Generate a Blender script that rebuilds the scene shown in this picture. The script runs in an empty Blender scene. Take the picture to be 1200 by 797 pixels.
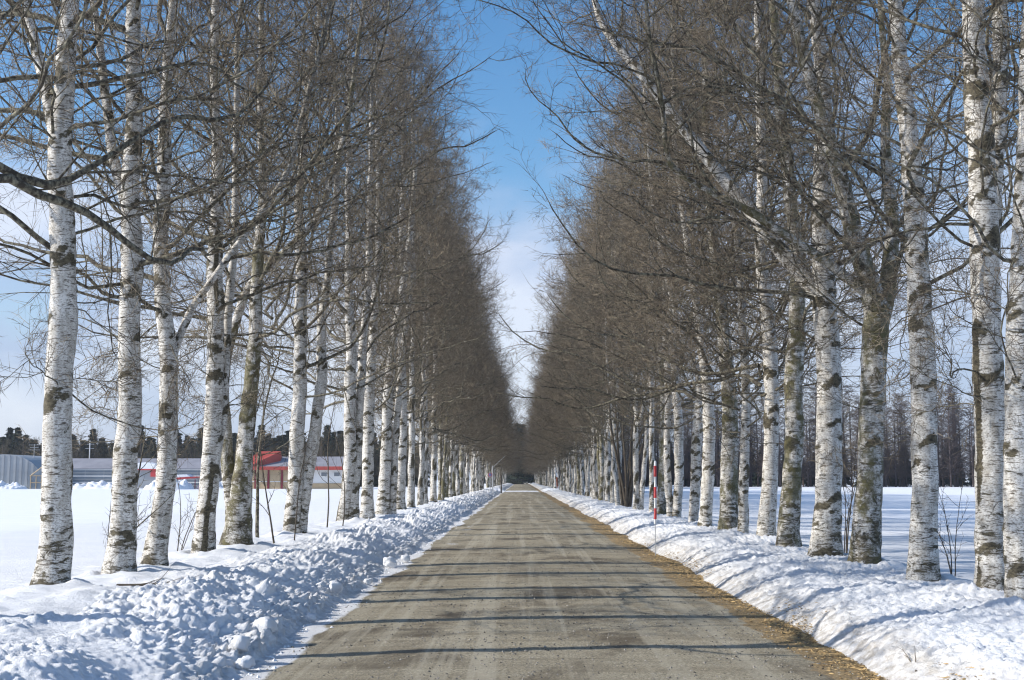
import bpy, math, random
import numpy as np
from math import radians, sin, cos, pi

scene = bpy.context.scene
C = scene.collection
rng = np.random.default_rng(11)
random.seed(7)

# ------------------------------------------------------------------ camera
cam_d = bpy.data.cameras.new('camera')
cam_d.sensor_width = 36.0
cam_d.lens = 45.0
cam_d.clip_start = 0.05
cam_d.clip_end = 6000
cam = bpy.data.objects.new('camera', cam_d)
C.objects.link(cam)
cam.location = (0, 0, 1.6)
cam.rotation_euler = (radians(90 + 6.22), 0, radians(0.382))
scene.camera = cam

# ------------------------------------------------------------------ sky and sun
HAZE = 0.00024
SUN_EL, SUN_AZ = radians(30), radians(-98)      # azimuth measured from +Y towards +X
SKY_STRENGTH, SUN_STRENGTH, EXPOSURE = 0.15, 4.9, 0.26
world = bpy.data.worlds.new('World')
scene.world = world
world.use_nodes = True
wn, wl = world.node_tree.nodes, world.node_tree.links
wn.clear()
out = wn.new('ShaderNodeOutputWorld')
bg = wn.new('ShaderNodeBackground')
bg.inputs['Strength'].default_value = SKY_STRENGTH
sky = wn.new('ShaderNodeTexSky')
sky.sky_type = 'NISHITA'
sky.sun_disc = False
sky.sun_elevation = SUN_EL
sky.sun_rotation = SUN_AZ
sky.air_density = 1.0
sky.dust_density = 0.6
sky.ozone_density = 2.0
tc = wn.new('ShaderNodeTexCoord')
sep = wn.new('ShaderNodeSeparateXYZ')
wl.new(tc.outputs['Generated'], sep.inputs[0])
# clouds: noise on the direction, flattened towards the horizon
mp = wn.new('ShaderNodeMapping')
mp.inputs['Scale'].default_value = (1.0, 1.0, 2.6)
mp.inputs['Location'].default_value = (3.1, 1.7, 0.35)
wl.new(tc.outputs['Generated'], mp.inputs['Vector'])
nz = wn.new('ShaderNodeTexNoise')
nz.inputs['Scale'].default_value = 2.6
nz.inputs['Detail'].default_value = 7
nz.inputs['Roughness'].default_value = 0.52
nz.inputs['Distortion'].default_value = 0.35
wl.new(mp.outputs[0], nz.inputs['Vector'])
el = wn.new('ShaderNodeMapRange')            # cloud bank low over the horizon, thin higher up
el.inputs['From Min'].default_value = 0.10
el.inputs['From Max'].default_value = 0.30
el.inputs['To Min'].default_value = 0.35
el.inputs['To Max'].default_value = 0.0
wl.new(sep.outputs['Z'], el.inputs['Value'])
ad = wn.new('ShaderNodeMath'); ad.operation = 'ADD'
wl.new(nz.outputs['Fac'], ad.inputs[0]); wl.new(el.outputs[0], ad.inputs[1])
rp = wn.new('ShaderNodeMapRange')
rp.interpolation_type = 'SMOOTHSTEP'
rp.inputs['From Min'].default_value = 0.50
rp.inputs['From Max'].default_value = 0.80
rp.inputs['To Max'].default_value = 0.85
wl.new(ad.outputs[0], rp.inputs['Value'])
mx = wn.new('ShaderNodeMix'); mx.data_type = 'RGBA'
wl.new(rp.outputs[0], mx.inputs['Factor'])
hs = wn.new('ShaderNodeHueSaturation')
hs.inputs['Saturation'].default_value = 1.28
wl.new(sky.outputs[0], hs.inputs['Color'])
wl.new(hs.outputs[0], mx.inputs['A'])
cm = wn.new('ShaderNodeMapRange')            # brighter where the cloud is thick
cm.inputs['From Min'].default_value = 0.45
cm.inputs['From Max'].default_value = 0.60
wl.new(nz.outputs['Fac'], cm.inputs['Value'])
cc = wn.new('ShaderNodeMix'); cc.data_type = 'RGBA'
wl.new(cm.outputs[0], cc.inputs['Factor'])
cc.inputs['A'].default_value = (2.7, 3.25, 4.55, 1)
cc.inputs['B'].default_value = (4.7, 5.0, 5.8, 1)
wl.new(cc.outputs['Result'], mx.inputs['B'])
wl.new(mx.outputs['Result'], bg.inputs['Color'])
wl.new(bg.outputs[0], out.inputs[0])

sun_d = bpy.data.lights.new('sun', 'SUN')
sun_d.energy = SUN_STRENGTH
sun_d.angle = radians(0.5)
sun_d.color = (1.0, 0.945, 0.86)
sun = bpy.data.objects.new('sun', sun_d)
C.objects.link(sun)
sun.location = (-60, -5, 40)
from mathutils import Vector
to_sun = Vector((sin(SUN_AZ) * cos(SUN_EL), cos(SUN_AZ) * cos(SUN_EL), sin(SUN_EL)))
sun.rotation_euler = to_sun.to_track_quat('Z', 'Y').to_euler()

scene.view_settings.view_transform = 'Standard'
scene.view_settings.look = 'None'
scene.view_settings.exposure = EXPOSURE
scene.view_settings.gamma = 1.0
scene.cycles.max_bounces = 5
scene.cycles.diffuse_bounces = 3
scene.cycles.glossy_bounces = 2
scene.cycles.filter_width = 1.2

# ------------------------------------------------------------------ object helpers
def tag(o, label=None, cat=None, group=None, kind=None):
    if label: o['label'] = label
    if cat: o['category'] = cat
    if group: o['group'] = group
    if kind: o['kind'] = kind
    return o

def empty(name, loc, rz=0.0):
    o = bpy.data.objects.new(name, None)
    C.objects.link(o)
    o.location = loc
    o.rotation_euler = (0, 0, rz)
    o.empty_display_size = 0.3
    return o

def link(name, me, parent=None, loc=(0, 0, 0)):
    o = bpy.data.objects.new(name, me)
    C.objects.link(o)
    o.location = loc
    if parent is not None: o.parent = parent
    return o

def copy_tree(o, loc, rz=0.0, scale=(1, 1, 1)):
    c = o.copy(); C.objects.link(c)
    c.location = loc; c.rotation_euler = (0, 0, rz); c.scale = scale
    for ch in o.children:
        d = ch.copy(); C.objects.link(d); d.parent = c
    return c

def mesh_np(name, V, quads=None, tris=None, mat=None, smooth=True, attrs=None):
    me = bpy.data.meshes.new(name)
    V = np.asarray(V, np.float32)
    q = np.zeros((0, 4), np.int32) if quads is None or len(quads) == 0 else np.asarray(quads, np.int32)
    t = np.zeros((0, 3), np.int32) if tris is None or len(tris) == 0 else np.asarray(tris, np.int32)
    me.vertices.add(len(V)); me.vertices.foreach_set('co', V.ravel())
    loops = np.concatenate([q.ravel(), t.ravel()]).astype(np.int32)
    me.loops.add(len(loops)); me.loops.foreach_set('vertex_index', loops)
    starts = np.concatenate([np.arange(len(q)) * 4, len(q) * 4 + np.arange(len(t)) * 3]).astype(np.int32)
    me.polygons.add(len(starts)); me.polygons.foreach_set('loop_start', starts)
    me.polygons.foreach_set('use_smooth', np.full(len(starts), smooth))
    if attrs:
        for k, v in attrs.items():
            a = me.attributes.new(k, 'FLOAT', 'POINT')
            a.data.foreach_set('value', np.asarray(v, np.float32).ravel())
    me.update(calc_edges=True)
    if mat is not None:
        for m in (mat if isinstance(mat, (list, tuple)) else [mat]): me.materials.append(m)
    return me

class MB:
    """collects boxes, prisms and tubes, built as one mesh"""
    def __init__(s): s.v = []; s.q = []; s.t = []; s.n = 0
    def add(s, V, q=(), t=()):
        V = np.asarray(V, float); s.v.append(V)
        if len(q): s.q.append(np.asarray(q) + s.n)
        if len(t): s.t.append(np.asarray(t) + s.n)
        s.n += len(V); return s
    def box(s, x0, x1, y0, y1, z0, z1):
        V = [(x, y, z) for z in (z0, z1) for y in (y0, y1) for x in (x0, x1)]
        return s.add(V, [(0, 2, 3, 1), (4, 5, 7, 6), (0, 1, 5, 4), (2, 6, 7, 3), (0, 4, 6, 2), (1, 3, 7, 5)])
    def tube(s, P, R, n=8):
        V, q, t, _ = tubes(np.asarray(P, float)[None], np.asarray(R, float)[None], n)
        return s.add(V, q, t)
    def prism(s, pts, y0, y1):
        """outline in x,z pushed along y"""
        n = len(pts); V = [(x, y0, z) for x, z in pts] + [(x, y1, z) for x, z in pts]
        s.add(V, [(i, (i + 1) % n, n + (i + 1) % n, n + i) for i in range(n)])
        c0 = [(0, i, i + 1) for i in range(1, n - 1)]
        s.t.append(np.array([(a, c, b) for a, b, c in c0]) + s.n - 2 * n)
        s.t.append(np.array(c0) + s.n - n)
        return s
    def build(s, name, mat, parent=None, loc=(0, 0, 0), smooth=False):
        return link(name, mesh_np(name, np.concatenate(s.v), np.concatenate(s.q) if s.q else None,
                                  np.concatenate(s.t) if s.t else None, mat, smooth), parent, loc)

# ------------------------------------------------------------------ numpy noise
def h2(ix, iy, seed=0):
    n = (ix.astype(np.int64) * 374761393 + iy.astype(np.int64) * 668265263 + seed * 1274126177) & 0xffffffff
    n = ((n ^ (n >> 13)) * 1274126177) & 0xffffffff
    n = (n ^ (n >> 16)) & 0xffffffff
    n = (n * 2246822519) & 0xffffffff
    return ((n ^ (n >> 15)) & 0xffffff) / float(0xffffff)

def vnoise(x, y, seed=0):
    ix, iy = np.floor(x), np.floor(y)
    fx, fy = x - ix, y - iy
    fx = fx * fx * (3 - 2 * fx); fy = fy * fy * (3 - 2 * fy)
    a, b = h2(ix, iy, seed), h2(ix + 1, iy, seed)
    c, d = h2(ix, iy + 1, seed), h2(ix + 1, iy + 1, seed)
    return (a * (1 - fx) + b * fx) * (1 - fy) + (c * (1 - fx) + d * fx) * fy - 0.5

def clods(x, y, s, seed=0, keep=0.8):
    """rounded lumps of about size s"""
    x = x / s; y = y / s
    ix, iy = np.floor(x), np.floor(y)
    best = np.zeros_like(x)
    for dx in (-1, 0, 1):
        for dy in (-1, 0, 1):
            cx, cy = ix + dx, iy + dy
            px = cx + h2(cx, cy, seed + 1); py = cy + h2(cx, cy, seed + 2)
            r = 0.35 + 0.5 * h2(cx, cy, seed + 3)
            on = h2(cx, cy, seed + 4) < keep
            a = h2(cx, cy, seed + 5) * pi
            ux, uy = x - px, y - py
            u = (ux * np.cos(a) + uy * np.sin(a)) * 1.35; v = -ux * np.sin(a) + uy * np.cos(a)
            d = (np.abs(u) ** 2.6 + np.abs(v) ** 2.6) ** (1 / 2.6) / r
            hh = np.where(on, np.clip(1 - d, 0, 1) ** .72 * r * (0.6 + 0.6 * h2(cx, cy, seed + 6)), 0)
            best = np.maximum(best, hh)
    return best * s

def sstep(a, b, x):
    t = np.clip((x - a) / (b - a), 0, 1); return t * t * (3 - 2 * t)

# ------------------------------------------------------------------ materials
def mat_new(name, rough=0.8):
    m = bpy.data.materials.new(name); m.use_nodes = True
    nt = m.node_tree; b = nt.nodes['Principled BSDF']
    b.inputs['Roughness'].default_value = rough
    b.inputs['Specular IOR Level'].default_value = 0.25
    return m, nt.nodes, nt.links, b

class G:
    """small node-building helper"""
    def __init__(s, m): s.n = m.node_tree.nodes; s.l = m.node_tree.links
    def set(s, sock, v):
        if isinstance(v, bpy.types.NodeSocket): s.l.new(v, sock)
        else: sock.default_value = v
    def coord(s, kind='Object', scale=(1, 1, 1), jitter=False):
        t = s.n.new('ShaderNodeTexCoord'); m = s.n.new('ShaderNodeMapping')
        s.l.new(t.outputs[kind], m.inputs['Vector']); m.inputs['Scale'].default_value = scale
        if jitter:
            o = s.n.new('ShaderNodeObjectInfo'); mm = s.n.new('ShaderNodeMath'); mm.operation = 'MULTIPLY'
            s.l.new(o.outputs['Random'], mm.inputs[0]); mm.inputs[1].default_value = 91.0
            cb = s.n.new('ShaderNodeCombineXYZ'); s.l.new(mm.outputs[0], cb.inputs[0]); s.l.new(mm.outputs[0], cb.inputs[2])
            s.l.new(cb.outputs[0], m.inputs['Location'])
        return m.outputs[0]
    def noise(s, vec, scale, detail=4, rough=0.55, dist=0.0):
        t = s.n.new('ShaderNodeTexNoise'); s.l.new(vec, t.inputs['Vector'])
        t.inputs['Scale'].default_value = scale; t.inputs['Detail'].default_value = detail
        t.inputs['Roughness'].default_value = rough; t.inputs['Distortion'].default_value = dist
        return t.outputs['Fac']
    def vor(s, vec, scale, feature='F1', out='Distance'):
        t = s.n.new('ShaderNodeTexVoronoi'); s.l.new(vec, t.inputs['Vector']); t.feature = feature
        t.inputs['Scale'].default_value = scale; return t.outputs[out]
    def rng(s, v, a, b, c=0.0, d=1.0):
        t = s.n.new('ShaderNodeMapRange'); s.set(t.inputs['Value'], v)
        for i, q in zip(('From Min', 'From Max', 'To Min', 'To Max'), (a, b, c, d)): s.set(t.inputs[i], q)
        return t.outputs[0]
    def math(s, op, a, b=0.0, c=0.0):
        t = s.n.new('ShaderNodeMath'); t.operation = op
        s.set(t.inputs[0], a); s.set(t.inputs[1], b); s.set(t.inputs[2], c); return t.outputs[0]
    def mix(s, f, a, b, mode='MIX'):
        t = s.n.new('ShaderNodeMix'); t.data_type = 'RGBA'; t.blend_type = mode
        s.set(t.inputs['Factor'], f)
        s.set(t.inputs['A'], a if isinstance(a, bpy.types.NodeSocket) else (*a, 1))
        s.set(t.inputs['B'], b if isinstance(b, bpy.types.NodeSocket) else (*b, 1))
        return t.outputs['Result']
    def attr(s, name):
        t = s.n.new('ShaderNodeAttribute'); t.attribute_name = name; return t.outputs['Fac']
    def bump(s, h, strength, dist, normal=None):
        t = s.n.new('ShaderNodeBump'); s.l.new(h, t.inputs['Height'])
        t.inputs['Strength'].default_value = strength; t.inputs['Distance'].default_value = dist
        if normal is not None: s.l.new(normal, t.inputs['Normal'])
        return t.outputs[0]
    def xyz(s, vec):
        t = s.n.new('ShaderNodeSeparateXYZ'); s.l.new(vec, t.inputs[0]); return t.outputs

def simple(name, col, rough=0.8, vary=0.25, scale=3.0, spec=0.25, metal=0.0, stretch=(1, 1, 1)):
    m, n, l, b = mat_new(name, rough); g = G(m)
    v = g.noise(g.coord('Object', stretch), scale, 5)
    dark = tuple(c * (1 - vary) for c in col); lite = tuple(min(1, c * (1 + vary)) for c in col)
    g.set(b.inputs['Base Color'], g.mix(g.rng(v, .3, .7), dark, lite))
    b.inputs['Specular IOR Level'].default_value = spec; b.inputs['Metallic'].default_value = metal
    return m

def bark(name, moss):
    m, n, l, b = mat_new(name, 0.75); g = G(m)
    co = g.coord('Object', (1, 1, 1), True)
    def sc(x, y, z):
        t = g.n.new('ShaderNodeMapping'); g.l.new(co, t.inputs['Vector']); t.inputs['Scale'].default_value = (x, y, z); return t.outputs[0]
    thin, scar, low = g.attr('thin'), g.attr('scar'), g.attr('low')
    fleck = g.noise(sc(9, 9, 60), 1.0, 3, .6)                 # short horizontal lenticels
    speck = g.noise(sc(40, 40, 75), 1.0, 2, .6)
    band = g.noise(sc(3.2, 3.2, 14), 1.0, 10, .78, .6)         # torn dark bands
    plate = g.noise(sc(3.4, 3.4, 3.6), 1.0, 9, .78, .8)          # rough grey-brown plates
    tone = g.noise(sc(1.5, 1.5, 3), 1.0, 4)
    pal = g.mix(g.rng(tone, .35, .65), (.62, .60, .555), (.76, .74, .70))
    pal = g.mix(g.rng(g.noise(sc(14, 14, 5), 1.0, 4), .40, .68, 0, .8), pal, (.36, .33, .28))
    f1 = g.rng(fleck, .57, .64)
    f2 = g.math('MULTIPLY', g.rng(speck, .50, .62), .8)
    col = g.mix(f2, pal, (.26, .23, .19)); col = g.mix(f1, col, (.12, .10, .08))
    # torn bands and plates get commoner near the root
    th = g.math('MULTIPLY_ADD', low, -.045, .570 if not moss else .54)
    fb = g.rng(band, th, g.math('ADD', th, .035))
    fp = g.rng(plate, g.math('MULTIPLY_ADD', low, -.055, .612 if not moss else .54), g.math('MULTIPLY_ADD', low, -.055, .665 if not moss else .60))
    s2 = g.rng(g.math('MULTIPLY_ADD', g.noise(sc(9, 9, 24), 1.0, 8, .8), 2.0, g.math('SUBTRACT', scar, .93)), .42, .55)
    dk = g.mix(g.rng(g.noise(sc(16, 16, 30), 1.0, 6, .75), .36, .62), (.020, .017, .012), (.14, .12, .078))
    f = g.math('MAXIMUM', g.math('MAXIMUM', fb, fp), s2)
    col = g.mix(f, col, dk)
    if moss:
        mo = g.rng(g.noise(sc(2.6, 2.6, 1.6), 1.0, 5, .7), .46, .56)
        col = g.mix(g.math('MULTIPLY', mo, .85), col, g.mix(g.noise(sc(25, 25, 25), 1.0, 3), (.05, .045, .02), (.19, .17, .075)))
    # slender wood: brown-grey, with pale lichen
    tw = g.mix(g.rng(g.noise(sc(18, 18, 18), 1.0, 3), .42, .66), (.050, .041, .031), (.25, .23, .165))
    col = g.mix(thin, col, tw)
    g.set(b.inputs['Base Color'], col)
    hgt = g.math('ADD', g.math('MULTIPLY', f, -.6), g.math('MULTIPLY', g.noise(sc(20, 20, 45), 1.0, 5, .7), .6))
    g.set(b.inputs['Normal'], g.bump(hgt, .55, .012))
    return m

M = {}
M['bark'] = bark('birch_bark', False)
M['bark_moss'] = bark('mossy_birch_bark', True)
def twig_mat(name, a, b_):
    m, n, l, b = mat_new(name, 0.7); g = G(m)
    o = g.n.new('ShaderNodeObjectInfo').outputs['Random']
    v = g.noise(g.coord('Object'), 6.0, 3)
    c = g.mix(g.rng(v, .44, .62), a, b_)
    g.set(b.inputs['Base Color'], g.mix(g.math('MULTIPLY', o, .35), c, (.155, .12, .09)))
    return m
M['twig'] = twig_mat('birch_twig', (.078, .060, .043), (.35, .295, .21))  # pale flecks: lichen, with sunlit limbs painted in by the stronger contrast
M['darkwood'] = twig_mat('dark_shrub_wood', (.05, .04, .03), (.10, .085, .06))
M['larch'] = twig_mat('larch_wood', (.048, .038, .040), (.10, .078, .078))
M['needle'] = simple('spruce_needles', (.024, .038, .022), .7, .45, 1.2)
M['needle_brown'] = simple('winter_scrub', (.085, .072, .045), .8, .4, 1.2)

def snow(name, dirt_side):
    m, n, l, b = mat_new(name, 0.55); g = G(m)
    co = g.coord('Object'); x, y, z = g.xyz(co)
    base = g.mix(g.rng(g.noise(co, .8, 4), .35, .65), (.84, .86, .89), (.89, .90, .92))
    if dirt_side:
        d = g.attr('dirt')
        dn = g.rng(g.noise(co, 7.0, 6, .7), .40, .62)
        dirt = g.math('MULTIPLY', d, dn)
        base = g.mix(g.math('MULTIPLY', d, .30), base, (.62, .55, .44) if dirt_side > 0 else (.60, .58, .54))
        base = g.mix(g.math('MULTIPLY', dirt, .75), base, (.30, .24, .16) if dirt_side > 0 else (.27, .24, .19))
    g.set(b.inputs['Base Color'], base)
    b.inputs['Specular IOR Level'].default_value = .3
    if dirt_side:
        h = g.math('ADD', g.math('MULTIPLY', g.noise(co, 75, 4, .7), .5), g.noise(co, 28, 6, .75))
        g.set(b.inputs['Normal'], g.bump(h, .75, .035))
    else:
        st = g.n.new('ShaderNodeMapping'); g.l.new(co, st.inputs['Vector']); st.inputs['Scale'].default_value = (.35, 1.3, 1)
        h = g.math('ADD', g.noise(st.outputs[0], .5, 6, .6), g.math('MULTIPLY', g.noise(co, 7, 4), .12))
        g.set(b.inputs['Normal'], g.bump(h, .6, .12))
    return m
M['snow_l'] = snow('ploughed_snow', -1)
M['snow_r'] = snow('verge_snow', 1)
M['snow_f'] = snow('field_snow', 0)

def road_mat():
    m, n, l, b = mat_new('gravel_road', 0.85); g = G(m)
    co = g.coord('Object'); x, y, z = g.xyz(co)
    def sc(a, c): 
        t = g.n.new('ShaderNodeMapping'); g.l.new(co, t.inputs['Vector']); t.inputs['Scale'].default_value = (a, c, 1); return t.outputs[0]
    fine = g.noise(co, 48, 6, .85)
    med = g.noise(co, 17, 8, .85)
    col = g.mix(g.rng(fine, .42, .58), (.10, .086, .056), (.60, .53, .39))
    col = g.mix(g.rng(med, .42, .60, 0, .65), col, (.33, .29, .21))
    # small dark and pale stones
    cell = g.vor(co, 30, 'F1', 'Color'); cd = g.vor(co, 30)
    cs = g.xyz(cell)[0]
    stone = g.math('MULTIPLY', g.math('LESS_THAN', cd, .32), g.math('GREATER_THAN', cs, .60))
    col = g.mix(g.math('MULTIPLY', stone, .8), col, g.mix(g.xyz(cell)[1], (.05, .045, .04), (.46, .43, .37)))
    # washboard ripples and blown dust: bands across the road
    wash = g.noise(sc(.22, 2.6), 1.0, 7, .7)
    col = g.mix(g.rng(wash, .44, .58, 0, .5), col, (.18, .15, .10))
    # damp dark patches
    damp = g.noise(sc(.7, .45), 1.0, 7, .68, .8)
    dmp = g.rng(damp, .515, .62, 0, .78)
    col = g.mix(dmp, col, (.085, .063, .036))
    # lighter dry wheel lanes
    lane = g.noise(sc(2.6, .045), 1.0, 5, .65)
    col = g.mix(g.rng(lane, .50, .60, 0, .60), col, (.44, .40, .31))
    # thin ice and packed snow along the shady edge, and on the crossing
    sn = g.attr('snowy')
    sf = g.rng(g.math('ADD', g.math('MULTIPLY', sn, 1.0), g.math('MULTIPLY', g.noise(sc(2.6, .55), 1.0, 6, .7), .9)), .86, 1.02)
    col = g.mix(g.math('MULTIPLY', sf, .9), col, (.74, .75, .77))
    # dead grass and mud on the sunny verge
    ve = g.attr('verge')
    vf = g.rng(g.math('ADD', ve, g.math('MULTIPLY', g.noise(co, 3.5, 6, .7), .9)), .88, 1.0)
    mud = g.mix(g.rng(g.noise(co, 45, 4, .75), .35, .65), (.12, .085, .045), (.47, .345, .185))
    col = g.mix(vf, col, mud)
    g.set(b.inputs['Base Color'], col)
    g.set(b.inputs['Roughness'], g.rng(dmp, 0, .7, .9, .6))
    h = g.math('ADD', g.math('MULTIPLY', fine, .5), g.math('ADD', med, g.math('MULTIPLY', stone, .6)))
    g.set(b.inputs['Normal'], g.bump(h, 1.0, .02))
    return m
M['road'] = road_mat()

# ------------------------------------------------------------------ ground
def bank_left(u):      # u: metres left of the camera line
    return np.interp(u, [1.9, 2.38, 2.52, 2.72, 2.98, 3.3, 3.6, 4.2, 5.2, 6.5, 9, 14], [-.02, .0, .04, .11, .21, .30, .35, .36, .35, .30, .21, .17])
def bank_right(u):
    return np.interp(u, [2.7, 2.98, 3.12, 3.3, 3.6, 4.0, 4.6, 5.4, 6.5, 9, 14], [-.06, -.01, .07, .17, .27, .33, .33, .28, .24, .19, .16])

TREE_XY = []   # filled before the banks are built, for the little mounds at the roots

def rows(y0, y1, k, near):
    ys = [y0]
    while ys[-1] < y1:
        y = ys[-1]; ys.append(y + (near if y < 6 else y * k * (1 if y < 20 else 2.2 if y < 45 else 5)))
    return np.array(ys)

def gap(y):            # where a farm track crosses and the banks stop
    return sstep(163, 168, y) * (1 - sstep(181, 187, y))

def build_bank(side):
    ys = rows(-25, 640, .0019 if side < 0 else .0026, .3)
    if side < 0: us = np.concatenate([np.linspace(2.05, 4.3, 124), np.linspace(4.34, 6.6, 34)[0:], np.linspace(6.8, 14, 22)])
    else: us = np.concatenate([np.linspace(2.8, 5.4, 110), np.linspace(5.46, 7.5, 26), np.linspace(7.7, 14, 22)])
    U, Y = np.meshgrid(us, ys)
    # the toe of the bank wanders
    far = sstep(90, 260, Y)
    wob = .22 * vnoise(Y * .35, Y * 0 + 3, 5) + .10 * vnoise(Y * 1.4, Y * 0, 6)
    prof = bank_left if side < 0 else bank_right
    fade = 1 - sstep(4.5, 7, U)
    Z = prof(U + wob * fade)
    up = sstep(-.0, .22, Z) * (1 - sstep(5.0, 8, U) * .75)
    if side < 0:
        rough = sstep(2.38, 2.58, U + wob) * (1 - sstep(3.7, 5.4, U))
        big = .16 * vnoise(U * 1.5, Y * 1.1, 1) + .12 * vnoise(U * 3.1, Y * 2.6, 2)
        lump = (.30 * clods(U + .1 * vnoise(U * 6, Y * 6, 3), Y, .24, 10, .30) + .62 * clods(U + .04 * vnoise(U * 14, Y * 14, 13), Y, .115, 20, .6)
                       + 1.05 * clods(U + .02 * vnoise(U * 25, Y * 25, 14), Y, .066, 30, .75) + 1.2 * clods(U, Y, .040, 40, .8) + .02 * vnoise(U * 30, Y * 30, 15))
        lump = lump * (.35 + 1.5 * np.clip(vnoise(U * 1.3, Y * .9, 16) + vnoise(U * 3, Y * 2.2, 17) * .5 + .5, 0, 1))
        Z = Z * (1 + .35 * vnoise(Y * .6, Y * 0, 9) * fade) + big * (.35 + .65 * rough) * up + rough * lump * .70
        face = sstep(2.40, 2.50, U + wob) * (1 - sstep(2.9, 3.3, U))
        U = U - face * lump * .5
        Z += (1 - rough) * up * (.35 * clods(U, Y, .2, 50, .22) + .25 * clods(U, Y, .07, 55, .45) + .02 * vnoise(U * 12, Y * 12, 4))
        # crumbs fallen at the toe
        toe = sstep(2.2, 2.42, U + wob) * (1 - sstep(2.6, 2.8, U + wob))
        Z += toe * .6 * clods(U, Y, .09, 60, .35)
    else:
        rough = sstep(3.0, 3.2, U + wob) * (1 - sstep(5.6, 7.0, U))
        big = .10 * vnoise(U * 1.3, Y * 1.0, 101) + .06 * vnoise(U * 3.4, Y * 2.4, 102)
        Z = Z * (1 + .30 * vnoise(Y * .5, Y * 0, 109) * fade) + big * up + rough * (.10 * clods(U, Y, .16, 110, .4)
            + .60 * clods(U, Y, .065, 120, .75) + .85 * clods(U, Y, .036, 130, .8) + .03 * vnoise(U * 14, Y * 14, 104))
    for tx, ty, tr in TREE_XY:
        if tx * side > 0:
            j0, j1 = np.searchsorted(ys, [ty - 2.5, ty + 2.5])
            d = np.sqrt((U[j0:j1] - abs(tx)) ** 2 + (Y[j0:j1] - ty) ** 2)
            Z[j0:j1] -= .09 * np.exp(-(np.maximum(d - tr, 0) / .06) ** 2)
            Z[j0:j1] += .07 * np.exp(-((d - tr - .16) / .22) ** 2) * (0.5 + 1.0 * (vnoise(U[j0:j1] * 2.5, Y[j0:j1] * 2.5, 77) + .5))
    g_ = gap(Y) * (U < 13)
    Z = Z * (1 - g_) + (.03 + .03 * vnoise(U, Y, 8)) * g_ * 1.0
    dirt = (1 - sstep(2.45, 2.95, U + wob)) if side < 0 else (1 - sstep(3.05, 3.75, U + wob)) * .85
    dirt = dirt * (0.55 if side < 0 else 1)
    V = np.stack([U * side, Y, Z], -1).reshape(-1, 3)
    ny, nu = U.shape
    i = np.arange(ny - 1)[:, None] * nu + np.arange(nu - 1)[None]
    q = np.stack([i, i + 1, i + nu + 1, i + nu], -1).reshape(-1, 4)
    if side < 0: q = q[:, ::-1]
    me = mesh_np('snow_bank', V, q, None, M['snow_l'] if side < 0 else M['snow_r'], True, {'dirt': dirt})
    return U, Y, Z, me

def bank_z(x, y):
    u = abs(x)
    return float(bank_left(u) if x < 0 else bank_right(u))
# ------------------------------------------------------------------ branching
def tubes(P, R, n, tip=True):
    """P (N,K,3), R (N,K) -> verts, quads, tris, radius per vertex; the last point is a tip"""
    N, K, _ = P.shape
    T = np.gradient(P, axis=1); T /= np.linalg.norm(T, axis=2, keepdims=True) + 1e-9
    m = np.abs(T.mean(1)); ref = np.zeros((N, 3)); ref[np.arange(N), m.argmin(1)] = 1
    A = np.cross(T, ref[:, None, :]); A /= np.linalg.norm(A, axis=2, keepdims=True) + 1e-9
    B = np.cross(T, A)
    a = np.arange(n) * 2 * pi / n
    kk = K - 1 if tip else K
    ring = P[:, :kk, None] + R[:, :kk, None, None] * (A[:, :kk, None] * np.cos(a)[None, None, :, None] + B[:, :kk, None] * np.sin(a)[None, None, :, None])
    per = kk * n + (1 if tip else 0)
    V = ring.reshape(N, kk * n, 3)
    rad = np.repeat(R[:, :kk], n, axis=1)
    if tip:
        V = np.concatenate([V, P[:, -1:, :]], 1); rad = np.concatenate([rad, R[:, -1:]], 1)
    k = np.arange(kk - 1)[:, None] * n; j = np.arange(n)[None]
    q = np.stack([k + j, k + (j + 1) % n, k + n + (j + 1) % n, k + n + j], -1).reshape(-1, 4)
    Q = (q[None] + (np.arange(N) * per)[:, None, None]).reshape(-1, 4)
    Tt = None
    if tip:
        b = (kk - 1) * n; t = np.stack([b + j[0], b + (j[0] + 1) % n, np.full(n, kk * n)], -1)
        Tt = (t[None] + (np.arange(N) * per)[:, None, None]).reshape(-1, 3)
    return V.reshape(-1, 3), Q, Tt, rad.ravel()

def walk(start, dirs, L, r0, r1, K, wander, up, rg, droop=0.0):
    """many polylines at once"""
    N = len(start); P = np.zeros((N, K, 3)); P[:, 0] = start; d = dirs.copy()
    step = (L / (K - 1))[:, None]
    for k in range(1, K):
        d = d + rg.normal(0, wander, (N, 3)); d[:, 2] += up - droop * (k / K)
        d /= np.linalg.norm(d, axis=1, keepdims=True)
        P[:, k] = P[:, k - 1] + d * step
    t = np.linspace(0, 1, K)[None]
    return P, r0[:, None] * (1 - t) + r1[:, None] * t

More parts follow.
